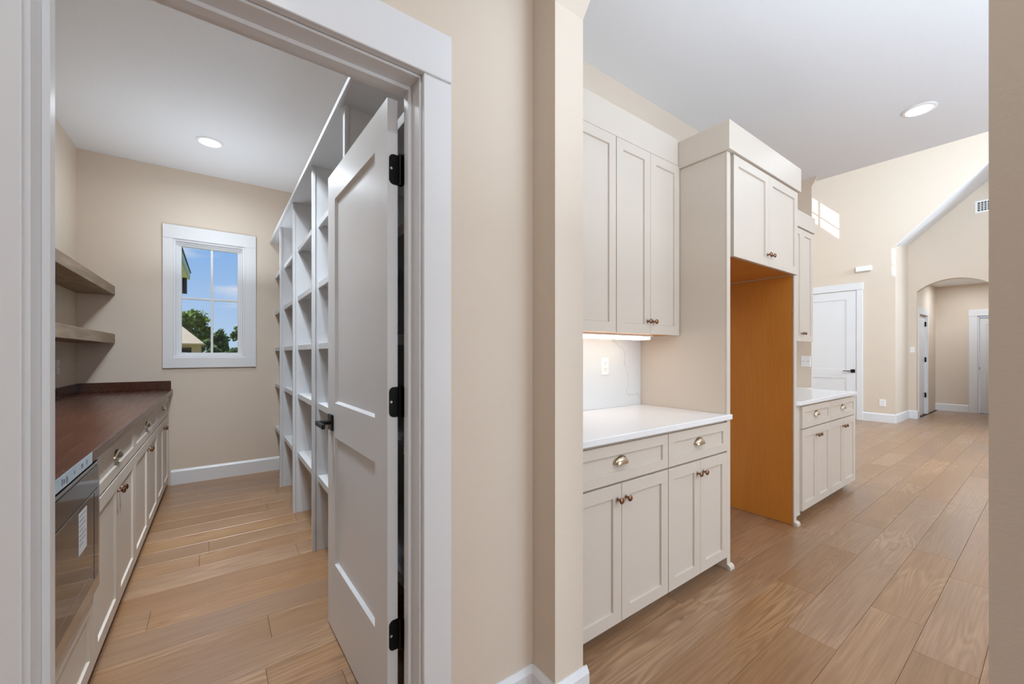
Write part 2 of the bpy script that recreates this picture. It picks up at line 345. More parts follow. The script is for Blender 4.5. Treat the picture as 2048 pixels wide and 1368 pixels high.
# stub and header between kitchen and great room, clipped corner
o = MB().prism([(3.6, 0), (3.6, 5.6), (-3.6, 5.6), (-3.6, 0), (-3.3, 0), (-3.3, 3.03), (-3.22, 3.14), (1.50, 3.14), (1.558, 3.03), (1.558, 0)], 'x', 5.04, 5.065).build('wall_great_room_front', M_WALL); struct(o)
# great room: far wall with the gabled opening of the recess on its right
GP_Y, GP_Z, GR_Y = .6, 4.455, -.602
o = MB().prism([(3.6, 0), (3.6, 5.6), (-3.6, 5.6), (-3.6, 0), (GR_Y, 0), (GR_Y, 3.249), (GP_Y, GP_Z + .012), (1.802, 3.249), (1.802, 0)], 'x', 10.0, 10.12).build('wall_great_room_back', M_WALL); struct(o)
for ys, p in ((1.802, 1), (GR_Y, -1)):
    o = MB(); a0, a1, b0, b1 = (10.004, ys, 3.237), (10.004, GP_Y, GP_Z), (11.03, ys, 3.41), (11.03, GP_Y, GP_Z + .06)
    o.v = [a0, a1, b1, b0] + [(q[0], q[1], q[2] + .14) for q in (a0, a1, b1, b0)]
    o.f = [(0, 1, 2, 3), (7, 6, 5, 4), (0, 4, 5, 1), (1, 5, 6, 2), (2, 6, 7, 3), (3, 7, 4, 0)]
    struct(o.build('ceiling_sloped', M_CEIL))
wall('wall_recess_right', 10.12, 11.03, GR_Y - .12, GR_Y, 0, 3.6)
wall('wall_recess_left', 10.12, 11.03, 1.802, 1.95, 0, 3.6)
# left wall of the great room with two transom windows
SYW = 3.6; s1 = (9.169, 9.739); s2 = (7.963, 8.533); tz = (4.595, 5.11)
mb = MB()
for r in ((5.04, s2[0], 0, 5.6), (s2[1], s1[0], 0, 5.6), (s1[1], 10.12, 0, 5.6), (s2[0], s2[1], 0, tz[0]), (s2[0], s2[1], tz[1], 5.6), (s1[0], s1[1], 0, tz[0]), (s1[0], s1[1], tz[1], 5.6)):
    mb.box(r[0], r[1], SYW, SYW + .03, r[2], r[3])
struct(mb.build('wall_great_room_left', M_WALL))
for i, s in enumerate((s1, s2)):
    fr = MB(); g = .012; zs = tz[0] + .20
    fr.box(s[0], s[1], SYW + .005, SYW + .02, zs - g, zs + g); xm = (s[0] + s[1]) / 2; fr.box(xm - g, xm + g, SYW + .005, SYW + .02, tz[0], tz[1])
    struct(fr.build('window_%d' % (i + 2), M_TRIM))
    mbx = MB().box(s[0], s[1], SYW + .011, SYW + .014, tz[0], tz[1]).build('pane', M_GLASS, bpy.data.objects['window_%d' % (i + 2)])
# right wall of the great room with two unseen high openings added for light
mb = MB(); prev = 5.18
for x in (8.1, 9.1):
    mb.box(prev, x - .4, -3.72, -3.6, 0, 5.6); mb.box(x - .4, x + .4, -3.72, -3.6, 0, 3.2); mb.box(x - .4, x + .4, -3.72, -3.6, 5.2, 5.6); prev = x + .4
mb.box(prev, 11.2, -3.72, -3.6, 0, 5.6); struct(mb.build('wall_great_room_right', M_WALL))
# recess wall with the arch
AY0, AY1, AZ, ARISE = .70, 1.684, 2.482, .2
ac = (AY0 + AY1) / 2; ah = (AY1 - AY0) / 2; arr = (ah * ah + ARISE * ARISE) / (2 * ARISE); azc = AZ + ARISE - arr
arc = []
for i in range(25):
    t = -1 + 2 * i / 24; y = ac + ah * t; arc.append((y, azc + math.sqrt(arr * arr - (y - ac) ** 2)))
mb = MB()
mb.prism([(1.95, 0), (1.95, 5.6), (AY1, 5.6), (AY1, 0)], 'x', 11.03, 11.16)
mb.prism([(AY0, 0), (AY0, 5.6), (-3.6, 5.6), (-3.6, 0)], 'x', 11.03, 11.16)
for p, q in zip(arc, arc[1:]): mb.prism([(p[0], p[1]), (p[0], 5.6), (q[0], 5.6), (q[0], q[1])], 'x', 11.03, 11.16)
o = mb.build('wall_arch', M_WALL); struct(o)
wall('wall_far_hall_right', 11.16, 13.3, .40, .55, 0, 2.9)
holed('wall_far_hall_left', 'y', 1.70, 1.82, (11.16, 13.3, 0, 2.9), (11.33, 12.12, -.01, 2.07))
holed('wall_far_hall_back', 'x', 13.152, 13.28, (.40, 1.82, 0, 2.9), (.55, 1.07, -.01, 2.075))
# ceilings
struct(box('ceiling', M_CEIL, -1.13, .82, 1.27, 5.24, 3.074, 3.2))
struct(box('ceiling', M_CEIL, -2.72, .929, -2.62, 1.27, 3.06, 3.2))
struct(box('ceiling', M_CEIL, 1.065, 5.178, -3.6, 1.785, 3.124, 3.26))
struct(box('ceiling', M_CEIL, 5.04, 11.16, -3.72, 3.63, 5.6, 5.75))
struct(box('ceiling', M_CEIL, 11.16, 13.3, .4, 1.82, 2.78, 2.9))

# baseboards: stepped profile with a bevelled cap
def baseboard(name, p, q, n, h=.14, t=.016):
    """runs from p to q (x,y); n = outward normal of the wall face"""
    p = Vector((*p, 0)); q = Vector((*q, 0)); n = Vector((*n, 0)); mb = MB()
    prof = [(0, 0), (t, 0), (t, h - .02), (t - .008, h - .006), (.004, h), (0, h)]
    k = len(prof)
    for e in (p, q): mb.v += [tuple(e + n * a + Vector((0, 0, z))) for a, z in prof]
    mb.f = [tuple(range(k)), tuple(range(2 * k - 1, k - 1, -1))] + [(i, k + i, k + (i + 1) % k, (i + 1) % k) for i in range(k)]
    return struct(mb.build(name, M_TRIM))
baseboard('baseboard_front', (.588, 1.145), (.929, 1.145), (0, -1))
baseboard('baseboard_stub', (.929, 1.145), (.929, STUB - .016), (-1, 0))
baseboard('baseboard_stub', (.929, STUB), (1.081, STUB), (0, -1))
baseboard('baseboard_stub', (1.065, STUB), (1.065, 1.12), (1, 0))
baseboard('baseboard_back', (-.374, 5.09), (.80, 5.09), (0, -1), .145)
baseboard('baseboard_right', (.929, -2.5), (.929, OPR), (-1, 0))
baseboard('baseboard_far', (10.0, 1.802), (10.0, 2.262), (-1, 0), .16)
baseboard('baseboard_far', (10.0, 1.802), (11.03, 1.802), (0, -1), .16)
baseboard('baseboard_far', (11.03, AY1), (11.03, 1.802), (-1, 0), .16)
baseboard('baseboard_far', (11.03, AY1), (11.16, AY1), (0, -1), .16)
baseboard('baseboard_hall', (13.152, 1.20), (13.152, 1.70), (-1, 0), .16)

# ------------------------------------------------------------------ pantry window (window_1)
w1 = struct(empty('window_1', (-.06, 5.09, 1.13)), 'white cased pantry window divided into four panes')
cx0, cx1, cz0, cz1 = -.435, .322, 1.134, 2.522
MB().box(cx0, WX0 - .004, 5.072, 5.09, cz0 + .10, cz1 - .13).build('casing_leg', M_TRIM, w1, .002)
MB().box(WX1 + .004, cx1, 5.072, 5.09, cz0 + .10, cz1 - .13).build('casing_leg', M_TRIM, w1, .002)
MB().box(cx0, cx1, 5.070, 5.09, cz1 - .13, cz1).build('casing_header', M_TRIM, w1, .002)
MB().box(cx0, cx1, 5.070, 5.09, cz0, cz0 + .10).build('casing_apron', M_TRIM, w1, .002)
def ring(name, m, x0, x1, z0, z1, y0, y1, t, parent, bevel=.0015, tb=None):
    tb = tb or t
    mb = MB(); k = 0
    for y in (y0, y1):
        mb.v += [(x0, y, z0), (x1, y, z0), (x1, y, z1), (x0, y, z1), (x0 + t, y, z0 + tb), (x1 - t, y, z0 + tb), (x1 - t, y, z1 - t), (x0 + t, y, z1 - t)]
    for i in range(4):
        j = (i + 1) % 4
        mb.f += [(i, j, 4 + j, 4 + i), (8 + i, 12 + i, 12 + j, 8 + j), (i, 8 + i, 8 + j, j), (4 + i, 4 + j, 12 + j, 12 + i)]
    return mb.build(name, m, parent, bevel)
ring('jamb', M_TRIM, WX0 - .004, WX1 + .004, WZ0 - .004, WZ1 + .004, 5.085, 5.24, .018, w1)
ring('inner_frame', M_TRIM, WX0 + .014, WX1 - .014, WZ0 + .014, WZ1 - .014, 5.125, 5.20, .016, w1)
sash = ring('sash', M_TRIM, WX0 + .028, WX1 - .028, WZ0 + .022, WZ1 - .024, 5.14, 5.18, .026, w1)
gx0, gx1, gz0, gz1 = -.297, .162, 1.284, 2.337
box('muntin', M_TRIM, -.066, -.046, 5.145, 5.175, gz0 - .005, gz1 + .005, w1, .002)
box('muntin', M_TRIM, gx0 - .005, gx1 + .005, 5.147, 5.173, 1.816, 1.836, w1, .002)
for xa, xb in ((gx0, -.066), (-.046, gx1)):
    for za, zb in ((gz0, 1.816), (1.836, gz1)): box('pane', M_GLASS, xa - .002, xb + .002, 5.158, 5.162, za - .002, zb + .002, w1)

# ------------------------------------------------------------------ pantry doorway trim
t1 = struct(empty('trim_1', (.1, 1.145, 0)), 'white painted door casing and jambs around the pantry doorway')
box('casing_leg', M_TRIM, JR + .006, .588, 1.127, 1.145, 0, 2.120, t1, .002)
box('casing_leg', M_TRIM, -.385, JL - .006, 1.127, 1.145, 0, 2.120, t1, .002)
MB().box(-.39, .586, 1.120, 1.145, 2.113, 2.256).build('casing_header', M_TRIM, t1, .002)
box('jamb', M_TRIM, JR, JR + .0175, 1.147, 1.272, 0, JH, t1, .0015)
box('jamb', M_TRIM, JL - .0175, JL, 1.147, 1.272, 0, JH, t1, .0015)
box('head_jamb', M_TRIM, JL - .0175, JR + .0175, 1.147, 1.272, JH, JH + .0175, t1, .0015)
box('door_stop', M_TRIM, JR - .012, JR, 1.204, 1.238, 0, JH - .012, t1, .0015)
box('door_stop', M_TRIM, JL, JL + .012, 1.204, 1.238, 0, JH - .012, t1, .0015)
box('head_stop', M_TRIM, JL, JR, 1.204, 1.238, JH - .012, JH, t1, .0015)

# ------------------------------------------------------------------ pantry door (door_1), local frame: s from hinge end along the leaf, w out of the visible face
def panel_door(name, width, z0, z1, rails, stile, thick, m, stile_h=None):
    """two-panel shaker leaf in local coords: X = along leaf, Y = thickness (0 .. thick, visible face at 0), Z up"""
    d = .012; mb = MB(); sh = stile_h or stile
    mb.box(0, sh, 0, thick, z0, z1); mb.box(width - stile, width, 0, thick, z0, z1)
    for a, b in rails: mb.box(sh, width - stile, 0, thick, a, b)
    # sloped sticking around each panel opening
    for (a, b), (c, e) in zip(rails, rails[1:]):
        x0, x1, q0, q1 = sh, width - stile, b, c
        for yy, sg in ((0, 1), (thick, -1)):
            i = .009; k = len(mb.v)
            mb.v += [(x0, yy, q0), (x1, yy, q0), (x1, yy, q1), (x0, yy, q1), (x0 + i, yy + sg * d, q0 + i), (x1 - i, yy + sg * d, q0 + i), (x1 - i, yy + sg * d, q1 - i), (x0 + i, yy + sg * d, q1 - i)]
            mb.f += [(k + j, k + (j + 1) % 4, k + 4 + (j + 1) % 4, k + 4 + j) for j in range(4)]
    o = mb.build(name, m)
    for (a, b), (c, e) in zip(rails, rails[1:]):
        MB().box(sh + .005, width - stile - .005, d, thick - d, b + .005, c - .005).build('panel', m, o)
    return o
DW = .762
ang = math.atan2(2.047 - 1.285, .418 - .44)
door1 = panel_door('door_1', DW, .01, 2.10, ((.01, .325), (.895, 1.05), (1.968, 2.10)), .118, .0345, M_TRIM)
struct(door1, 'white two-panel pantry door standing open on black hinges')
DO = Vector((.44, 1.285, 0))
def plate(mb, pts, t, fn):
    """thin plate from 2-D outline pts mapped by fn(u,v,w)"""
    k = len(mb.v); n = len(pts)
    mb.v += [fn(u, v, 0) for u, v in pts] + [fn(u, v, t) for u, v in pts]
    mb.f += [tuple(range(k, k + n)), tuple(range(k + 2 * n - 1, k + n - 1, -1))] + [(k + i, k + n + i, k + n + (i + 1) % n, k + (i + 1) % n) for i in range(n)]
def leaf_outline(w, h, r=.016):
    """hinge leaf: square at u=0 (knuckle side), rounded corners at u=w"""
    p = [(0, -h / 2)]
    for a in range(0, 91, 15): p.append((w - r + r * math.sin(R(a)), -h / 2 + r - r * math.cos(R(a))))
    for a in range(0, 91, 15): p.append((w - r + r * math.cos(R(a)), h / 2 - r + r * math.sin(R(a))))
    return p + [(0, h / 2)]
LD = WLOC[door1.name]
def dpart(mb, name, m, parent, **k): return mb.build(name, m, parent, **k)
for zc in (1.872, 1.114, .355):
    hz = MB()
    # leaf on the hinge edge of the door (plane X=0, facing -X local), spans thickness Y
    plate(hz, [(.036 - .031 * 0 - u, v) for u, v in leaf_outline(.033, .098)], .0025, lambda u, v, w: (-w, u + .002, zc + v))
    hg = hz.build('hinge', M_BLACK, door1)
    MB().cyl((-.006, .041, zc - .05), (0, 0, 1), .0065, .100, 14).build('knuckle', M_BLACK, hg, smooth=True)
    k2 = MB()
    for q in (-.05, .045): k2.cyl((-.006, .041, zc + q), (0, 0, 1), .0075, .006, 14)
    k2.build('pin_head', M_BLACK, hg, smooth=True)
    plate(jl := MB(), leaf_outline(.03, .098), .0025, lambda u, v, w: (-.009 - u, .046 + w, zc + v))
    jl.build('jamb_leaf', M_BLACK, hg)
    MB().cyl((-.0022, .0115, zc + .001), (-1, 0, 0), .0042, .002, 12).build('screw', M_BRICKRED, hg, smooth=True)
    for vv in (-.032, .032): MB().cyl((-.0022, .021, zc + vv), (-1, 0, 0), .004, .0012, 12).build('screw', M_BLACK, hg, smooth=True)
sx = DW - .066; hz_ = .958
ros = MB().box(sx - .033, sx + .033, -.010, 0, hz_ - .036, hz_ + .036).build('door_handle', M_BLACK, door1, bevel=.002)
MB().cyl((sx, -.008, hz_), (0, -1, 0), .011, .05, 16).build('neck', M_BLACK, ros, smooth=True)
MB().box(sx - .118, sx + .014, -.068, -.054, hz_ - .011, hz_ + .011).build('lever', M_BLACK, ros, bevel=.003)
# reflection-free placement: bake the map (X,Y,Z)->(DO + X*dir + Y*nrm) into meshes
dirv = Vector((math.cos(ang), math.sin(ang), 0)); nrm = Vector((math.sin(ang), -math.cos(ang), 0))
def bake(o, wl):
    me = o.data; org = wl
    for v in me.vertices:
        g = v.co + org; v.co = dirv * g.x + nrm * g.y + Vector((0, 0, g.z))
    me.flip_normals() if dirv.cross(nrm).z < 0 else None
    for c in o.children: bake(c, WLOC[c.name])
    o.location = (0, 0, 0)
bake(door1, WLOC[door1.name]); door1.location = DO

# ------------------------------------------------------------------ pantry shelving on the right wall
sh = tag(empty('pantry_shelving', (.64, 3.1, 0)), 'tall white built-in pantry shelving with open bays behind the open door', 'shelving')
def sx_at(y): return .485 + (2.83 - y) * .009
YD = [4.389, 3.613, 2.83, 2.045]
XB = .815
for y in YD:
    x = sx_at(y)
    MB().box(x + .016, XB, y + .008, y + .030, 0, 2.479).build('divider', M_SHELF, sh, .001)
    MB().box(x, x + .018, y, y + .038, 0, 2.479).build('stile', M_SHELF, sh, .0012)
SZ = [(.443, .483), (.915, .953), (1.302, 1.340), (1.695, 1.733), (2.088, 2.126)]
ends = [5.088] + YD
for far, near in zip(ends, YD + [1.2425]):
    for za, zb in SZ:
        fy = far if far > 5 else far + .009
        ny = near + .029
        xa = sx_at((far + near) / 2) + .032
        s = MB().box(xa + .018, XB, ny, fy, zb - .019, zb).build('shelf', M_SHELF, sh, .001)
        MB().box(xa, xa + .018, ny, fy, za, zb + .0005).build('nosing', M_SHELF, s, .0015)
tb = MB(); tb.prism([(.462, 5.088), (.4765, 1.46), (XB, 1.46), (XB, 5.088)], 'z', 2.479, 2.497); tb.build('top_board', M_SHELF, sh, .001)
fa = MB(); fa.prism([(.446, 5.088), (.4765 - .012, 1.46), (.4765, 1.46), (.462, 5.088)], 'z', 2.470, 2.4975); fa.build('top_nosing', M_SHELF, sh, .001)

# ------------------------------------------------------------------ cabinet fronts
def S(y0): return lambda u, v, w: (u, y0 - w, v)           # faces -Y
def E_(x0): return lambda u, v, w: (x0 + w, u, v)          # faces +X
def shaker(name, m, fn, u0, u1, v0, v1, parent, stile=.057, t=.02, rec=.010):
    mb = MB(); i = .0025
    rect = lambda d, w: [(u0 + d, v0 + d, w), (u1 - d, v0 + d, w), (u1 - d, v1 - d, w), (u0 + d, v1 - d, w)]
    mb.v = rect(0, 0) + rect(0, t - .0015) + rect(.0015, t) + rect(stile, t) + rect(stile + i, t - rec) 
    mb.f = [(0, 1, 2, 3)]
    for a in range(4):
        for j in range(4):
            k = (j + 1) % 4; mb.f.append((4 * a + j, 4 * a + k, 4 * a + 4 + k, 4 * a + 4 + j))
    mb.f.append((16, 17, 18, 19))
    mb.map(fn); o = mb.build(name, m, parent)
    pm = MB(); e = stile + .0035
    pm.v = [fn(u0 + e, v0 + e, t - rec), fn(u1 - e, v0 + e, t - rec), fn(u1 - e, v1 - e, t - rec), fn(u0 + e, v1 - e, t - rec)] + [fn(u0 + e, v0 + e, t - rec + .0012), fn(u1 - e, v0 + e, t - rec + .0012), fn(u1 - e, v1 - e, t - rec + .0012), fn(u0 + e, v1 - e, t - rec + .0012)]
    pm.f = [(3, 2, 1, 0), (4, 5, 6, 7)] + [(j, (j + 1) % 4, 4 + (j + 1) % 4, 4 + j) for j in range(4)]
    pm.build('panel', m, o)
    return o
def knob(fn, u, v, w0, parent, m=None):
    a = Vector(fn(u, v, w0)); d = Vector(fn(u, v, w0 + 1)) - a
    return MB().lathe([(.008, 0), (.0065, .003), (.0045, .008), (.005, .014), (.011, .018), (.0145, .022), (.0145, .025), (.011, .029), (.004, .031)], a, d, 18).build('knob', m or M_BRONZE, parent, smooth=True)
def cup_pull(fn, u, v, w0, parent, W=.048, H=.034, D=.026):
    mb = MB(); na, nb = 16, 7
    for sc in (1, .93):
        for j in range(nb + 1):
            b = math.pi / 2 * j / nb
            for i in range(na + 1):
                a = math.pi * i / na
                r = math.cos(b) ** .7 if b < math.pi / 2 - 1e-6 else 0
                mb.v.append(fn(u + sc * W * math.cos(a) * r, v + sc * H * math.sin(a) * r - .012, w0 + sc * D * math.sin(b)))
    st = (na + 1); off = (nb + 1) * st
    for l in (0, off):
        for j in range(nb):
            for i in range(na): mb.f.append((l + j * st + i, l + j * st + i + 1, l + (j + 1) * st + i + 1, l + (j + 1) * st + i))
    for j in range(nb):                                    # bottom lip between the two shells
        for e in (0, na): mb.f.append((j * st + e, (j + 1) * st + e, off + (j + 1) * st + e, off + j * st + e))
    o = mb.build('cup_pull', M_NICKEL, parent, smooth=True)
    fl = MB()
    for i in range(na):
        a0, a1 = math.pi * i / na, math.pi * (i + 1) / na; r1 = 1.06
        fl.v += [fn(u + W * math.cos(a0) * .9, v + H * math.sin(a0) * .9 - .012, w0 + .001), fn(u + W * math.cos(a1) * .9, v + H * math.sin(a1) * .9 - .012, w0 + .001), fn(u + W * math.cos(a1) * r1, v + H * math.sin(a1) * r1 - .012, w0 + .002), fn(u + W * math.cos(a0) * r1, v + H * math.sin(a0) * r1 - .012, w0 + .002)]
        k = 4 * i; fl.f.append((k, k + 1, k + 2, k + 3))
    fl.build('flange', M_NICKEL, o)
    return o
def carcass(mb, fn, u0, u1, v0, v1, depth, w=0):
    """open-fronted box behind the fronts, given in front coordinates (w=0 at face)"""
    pts = [fn(u0, v0, w), fn(u1, v1, w - depth)]
    x0, x1 = sorted((pts[0][0], pts[1][0])); y0, y1 = sorted((pts[0][1], pts[1][1])); z0, z1 = sorted((pts[0][2], pts[1][2]))
    mb.box(x0, x1, y0, y1, z0, z1); return mb
G = .0025
def base_cab(fn, u0, u1, label, group, loc, z0=.062, zs=(.700, .868), depth=.572, toe=.075, top=.884, drawer=True, name='base_cabinet'):
    c = tag(empty(name, loc), label, 'cabinet', group)
    carcass(MB(), fn, u0, u1, z0, top, depth).build('carcass', M_CAB, c, .001)
    tk = MB(); carcass(tk, fn, u0, u1, 0, z0, depth - toe, -toe); tk.build('toe_kick', M_CAB, c)
    um = (u0 + u1) / 2
    d = shaker('drawer', M_CAB, fn, u0 + G, u1 - G, zs[0], zs[1], c, .046)
    cup_pull(fn, um, (zs[0] + zs[1]) / 2 + .008, .0105, d)
    for a, b, s in ((u0 + G, um - G / 2, 1), (um + G / 2, u1 - G, -1)):
        dr = shaker('door', M_CAB, fn, a, b, z0 + .010, zs[0] - .010, c)
        knob(fn, (b - .028) if s == 1 else (a + .028), zs[0] - .075, .02, dr)
    return c
def wall_cab(fn, u0, u1, z0, z1, label, group, loc, depth=.30, splits=2, kz=.075, under=None, name='wall_cabinet', door_end=None):
    c = tag(empty(name, loc), label, 'cabinet', group)
    carcass(MB(), fn, u0, u1, z0 + .004, z1, depth).build('carcass', M_CAB, c, .001)
    if under: carcass(MB(), fn, u0 + .01, u1 - .01, z0 + .001, z0 + .004, depth - .02, -.01).build('bottom_panel', under, c)
    u1 = door_end or u1
    um = (u0 + u1) / 2
    for a, b, s in ((u0 + G, um - G / 2, 1), (um + G / 2, u1 - G, -1)):
        dr = shaker('door', M_CAB, fn, a, b, z0, z1 - .003, c)
        knob(fn, (b - .028) if s == 1 else (a + .028), z0 + kz, .02, dr)
    return c
# --- kitchen run (faces -Y)
FB = S(1.185); GB = 'base cabinets along the kitchen wall'
base_cab(FB, 1.098, 1.822, 'greige base cabinet under the near end of the white counter, beside the beige stub wall', GB, (1.47, 1.4, 0))
base_cab(FB, 1.822, 2.422, 'greige base cabinet with two doors just left of the empty fridge bay', GB, (2.14, 1.4, 0))
base_cab(FB, 3.586, 4.21, 'greige base cabinet with two doors just right of the maple-lined fridge bay', GB, (3.93, 1.4, 0))
base_cab(FB, 4.21, 4.905, 'greige base cabinet at the far right end of the kitchen run', GB, (4.6, 1.4, 0))
o = MB().box(1.067, 1.098, 1.185, 1.25, .0, .884).build('filler_strip', M_CAB); tag(o, 'narrow greige filler strip between the stub wall and the near base cabinet', 'filler')
# countertops
def slab(name, poly, z0, z1, m, label, bevel=.003):
    return tag(MB().prism(poly, 'z', z0, z1).build(name, m, None, bevel), label, 'countertop')
slab('countertop', [(1.067, 1.148), (2.452, 1.148), (2.452, 1.1665), (2.4225, 1.1665), (2.4225, 1.783), (1.067, 1.783)], .884, .914, M_QUARTZ, 'white quartz countertop left of the fridge bay with a vein-marked splashback behind')
slab('countertop', [(3.4785, 1.172), (3.497, 1.148), (4.892, 1.148), (4.892, 1.556), (5.037, 1.556), (5.037, 1.783), (3.4785, 1.783)], .884, .914, M_QUARTZ, 'white quartz countertop at the far end, right of the fridge bay')
tag(box('backsplash', M_MARBLE, 1.067, 2.4225, 1.766, 1.784, .9145, 1.392, None, .001), 'white quartz splashback slab with a thin grey vein', 'backsplash')
# tall fridge end panels
def shoe(y, x0, x1, parent):
    mb = MB(); pr = [(y, 0), (y, .03)] + [(y - .022 * math.sin(R(a)), .008 + .022 * math.cos(R(a))) for a in range(15, 91, 15)] + [(y - .022, 0)]
    mb.prism(pr, 'x', x0, x1); return mb.build('foot_shoe', M_CAB, parent)
p = tag(empty('fridge_end_panel', (2.44, 1.47, 0)), 'tall greige end panel on the left of the fridge bay', 'panel', 'tall panels of the fridge bay')
MB().prism([(1.178, 0), (1.178, 2.47), (1.783, 2.47), (1.783, 0)], 'x', 2.424, 2.450).build('side_board', M_CAB, p, .001)
box('front_stile', M_CAB, 2.4238, 2.4635, 1.1675, 1.1775, .0, 2.47, p, .001)
box('wood_lining', M_MAPLE, 2.4505, 2.4625, 1.18, 1.783, 0, 1.852, p)
shoe(1.167, 2.419, 2.468, p)
p2 = tag(empty('fridge_end_panel', (3.455, 1.47, 0)), 'tall end panel on the right of the fridge bay, lined with orange maple veneer', 'panel', 'tall panels of the fridge bay')
box('wood_lining', M_MAPLE, 3.433, 3.437, 1.180, 1.783, .004, 1.852, p2)
box('side_board', M_CAB, 3.4375, 3.476, 1.178, 1.783, 0, 2.47, p2, .001)
box('front_stile', M_CAB, 3.433, 3.477, 1.1675, 1.1775, 0, 1.852, p2, .001)
box('face_frame', M_CAB, 3.4775, 3.585, 1.186, 1.20, .062, .883, p2)
box('bottom_rail', M_CAB, 3.4775, 3.585, 1.180, 1.30, .045, .0615, p2)
shoe(1.167, 3.428, 3.485, p2)
# fridge cabinet
FF = S(1.1765)
wall_cab(FF, 2.484, 3.432, 1.855, 2.468, 'greige two-door cabinet above the empty fridge bay', None, (2.97, 1.45, 1.855), .60, under=M_MAPLE, name='fridge_cabinet', door_end=3.468)
# wall cabinets
FU = S(1.487); GU = 'tall wall cabinets of the kitchen run'
wall_cab(FU, 1.098, 1.793, 1.391, 2.489, 'tall greige wall cabinet at the near end, partly hidden by the stub wall', GU, (1.45, 1.65, 1.39), .29, under=M_MAPLE)
wall_cab(FU, 1.793, 2.422, 1.391, 2.489, 'tall greige wall cabinet with two bronze knobs, left of the fridge end panel', GU, (2.13, 1.65, 1.39), .29, under=M_MAPLE)
wall_cab(FU, 3.50, 4.226, 1.391, 2.465, 'tall greige wall cabinet behind the fridge cabinet, over the far counter', GU, (3.85, 1.65, 1.39), .29)
wall_cab(FU, 4.226, 4.79, 1.391, 2.465, 'tall greige wall cabinet at the far end, above the light switch', GU, (4.53, 1.65, 1.39), .29)
o = box('filler_strip', M_CAB, 1.067, 1.0975, 1.475, 1.56, 1.391, 2.486); tag(o, 'narrow greige filler strip between the stub wall and the near wall cabinet', 'filler')
# crown boards
tag(MB().box(1.067, 2.403, 1.4668, 1.783, 2.4875, 2.658).build('crown_board', M_CAB, None, .002), 'flat greige crown board above the near wall cabinets', 'crown')
c = tag(empty('crown_board', (2.97, 1.45, 2.472)), 'boxed greige crown board around the top of the fridge cabinet', 'crown')
MB().prism([(2.405, 1.783), (2.405, 1.144), (3.497, 1.144), (3.497, 1.783)], 'z', 2.472, 2.643).build('frieze', M_CAB, c, .002)
tag(MB().box(3.4995, 4.815, 1.455, 1.783, 2.468, 2.62).build('crown_board', M_CAB, None, .002), 'flat greige crown board above the far wall cabinets', 'crown')
# under-cabinet light
u = tag(empty('under_cabinet_light', (2.0, 1.62, 1.37)), 'glowing white light bar fixed under the near wall cabinets', 'light')
box('housing', M_PLASTIC, 1.45, 2.27, 1.56, 1.66, 1.380, 1.3915, u, .002)
box('diffuser', M_BAR, 1.47, 2.25, 1.565, 1.655, 1.362, 1.380, u, .004)
# outlets and switches
def outlet(fn, u, v, label, duplex=True, W=.07, H=.115, grp='outlet and switch plates', name='wall_outlet', cat='outlet'):
    a = fn(u, v, 0)
    mb = MB(); mb.v = [fn(u - W / 2 + d, v - H / 2 + d, w) for d, w in ((0, 0),)] ; mb.v = []
    for d, w in ((0, 0), (0, .002), (.004, .006)):
        mb.v += [fn(u - W / 2 + d, v - H / 2 + d, w), fn(u + W / 2 - d, v - H / 2 + d, w), fn(u + W / 2 - d, v + H / 2 - d, w), fn(u - W / 2 + d, v + H / 2 - d, w)]
    mb.f = [(0, 1, 2, 3), (8, 9, 10, 11)] + [(4 * q + j, 4 * q + (j + 1) % 4, 4 * q + 4 + (j + 1) % 4, 4 * q + 4 + j) for q in (0, 1) for j in range(4)]
    o = tag(mb.build(name, M_PLASTIC), label, cat, grp)
    def sm(nm, m, uc, vc, w, h, d0, d1, par):
        b = MB(); P = [fn(uc - w / 2, vc - h / 2, d0), fn(uc + w / 2, vc + h / 2, d1)]
        x0, x1 = sorted((P[0][0], P[1][0])); y0, y1 = sorted((P[0][1], P[1][1])); z0, z1 = sorted((P[0][2], P[1][2]))
        return b.box(x0, x1, y0, y1, z0, z1).build(nm, m, par)
    if duplex:
        for s in (-1, 1):
            r = sm('receptacle', M_PLASTIC, u, v + s * .0195, .034, .028, .005, .0075, o)
            for e in (-1, 1): sm('slot', M_SLOT, u + e * .0065, v + s * .0195 + .004, .0022, .008, .0070, .0079, r)
            sm('ground_hole', M_SLOT, u, v + s * .0195 - .008, .005, .005, .0070, .0079, r)
    else:
        n = 2 if W > .09 else 1
        for q in range(n):
            uc = u + (q - (n - 1) / 2) * .046; r = sm('rocker', M_PLASTIC, uc, v, .033, .066, .005, .0085, o)
            sm('rocker_line', M_INK, uc, v - .002, .026, .003, .0082, .0089, r)
    return o
outlet(S(1.766), 2.04, 1.190, 'white duplex outlet on the veined quartz splashback')
outlet(lambda u, v, w: (5.04 - w, u, v), 1.608, 1.193, 'white two-gang switch plate below the far wall cabinet', False, W=.092, name='switch_plate', cat='switch')
outlet(lambda u, v, w: (10.0 - w, u, v), 1.98, .355, 'white blank outlet plate low on the sunlit far wall', True, W=.09, H=.13)
outlet(lambda u, v, w: (-1.005 + w, u, v), 4.57, 1.17, 'white switch plate on the pantry side wall above the dark counter', False, name='switch_plate', cat='switch')
outlet(lambda u, v, w: (11.03 - w, u, v), 1.742, 1.35, 'small white switch plate beside the arch of the far hall', False, name='switch_plate', cat='switch')

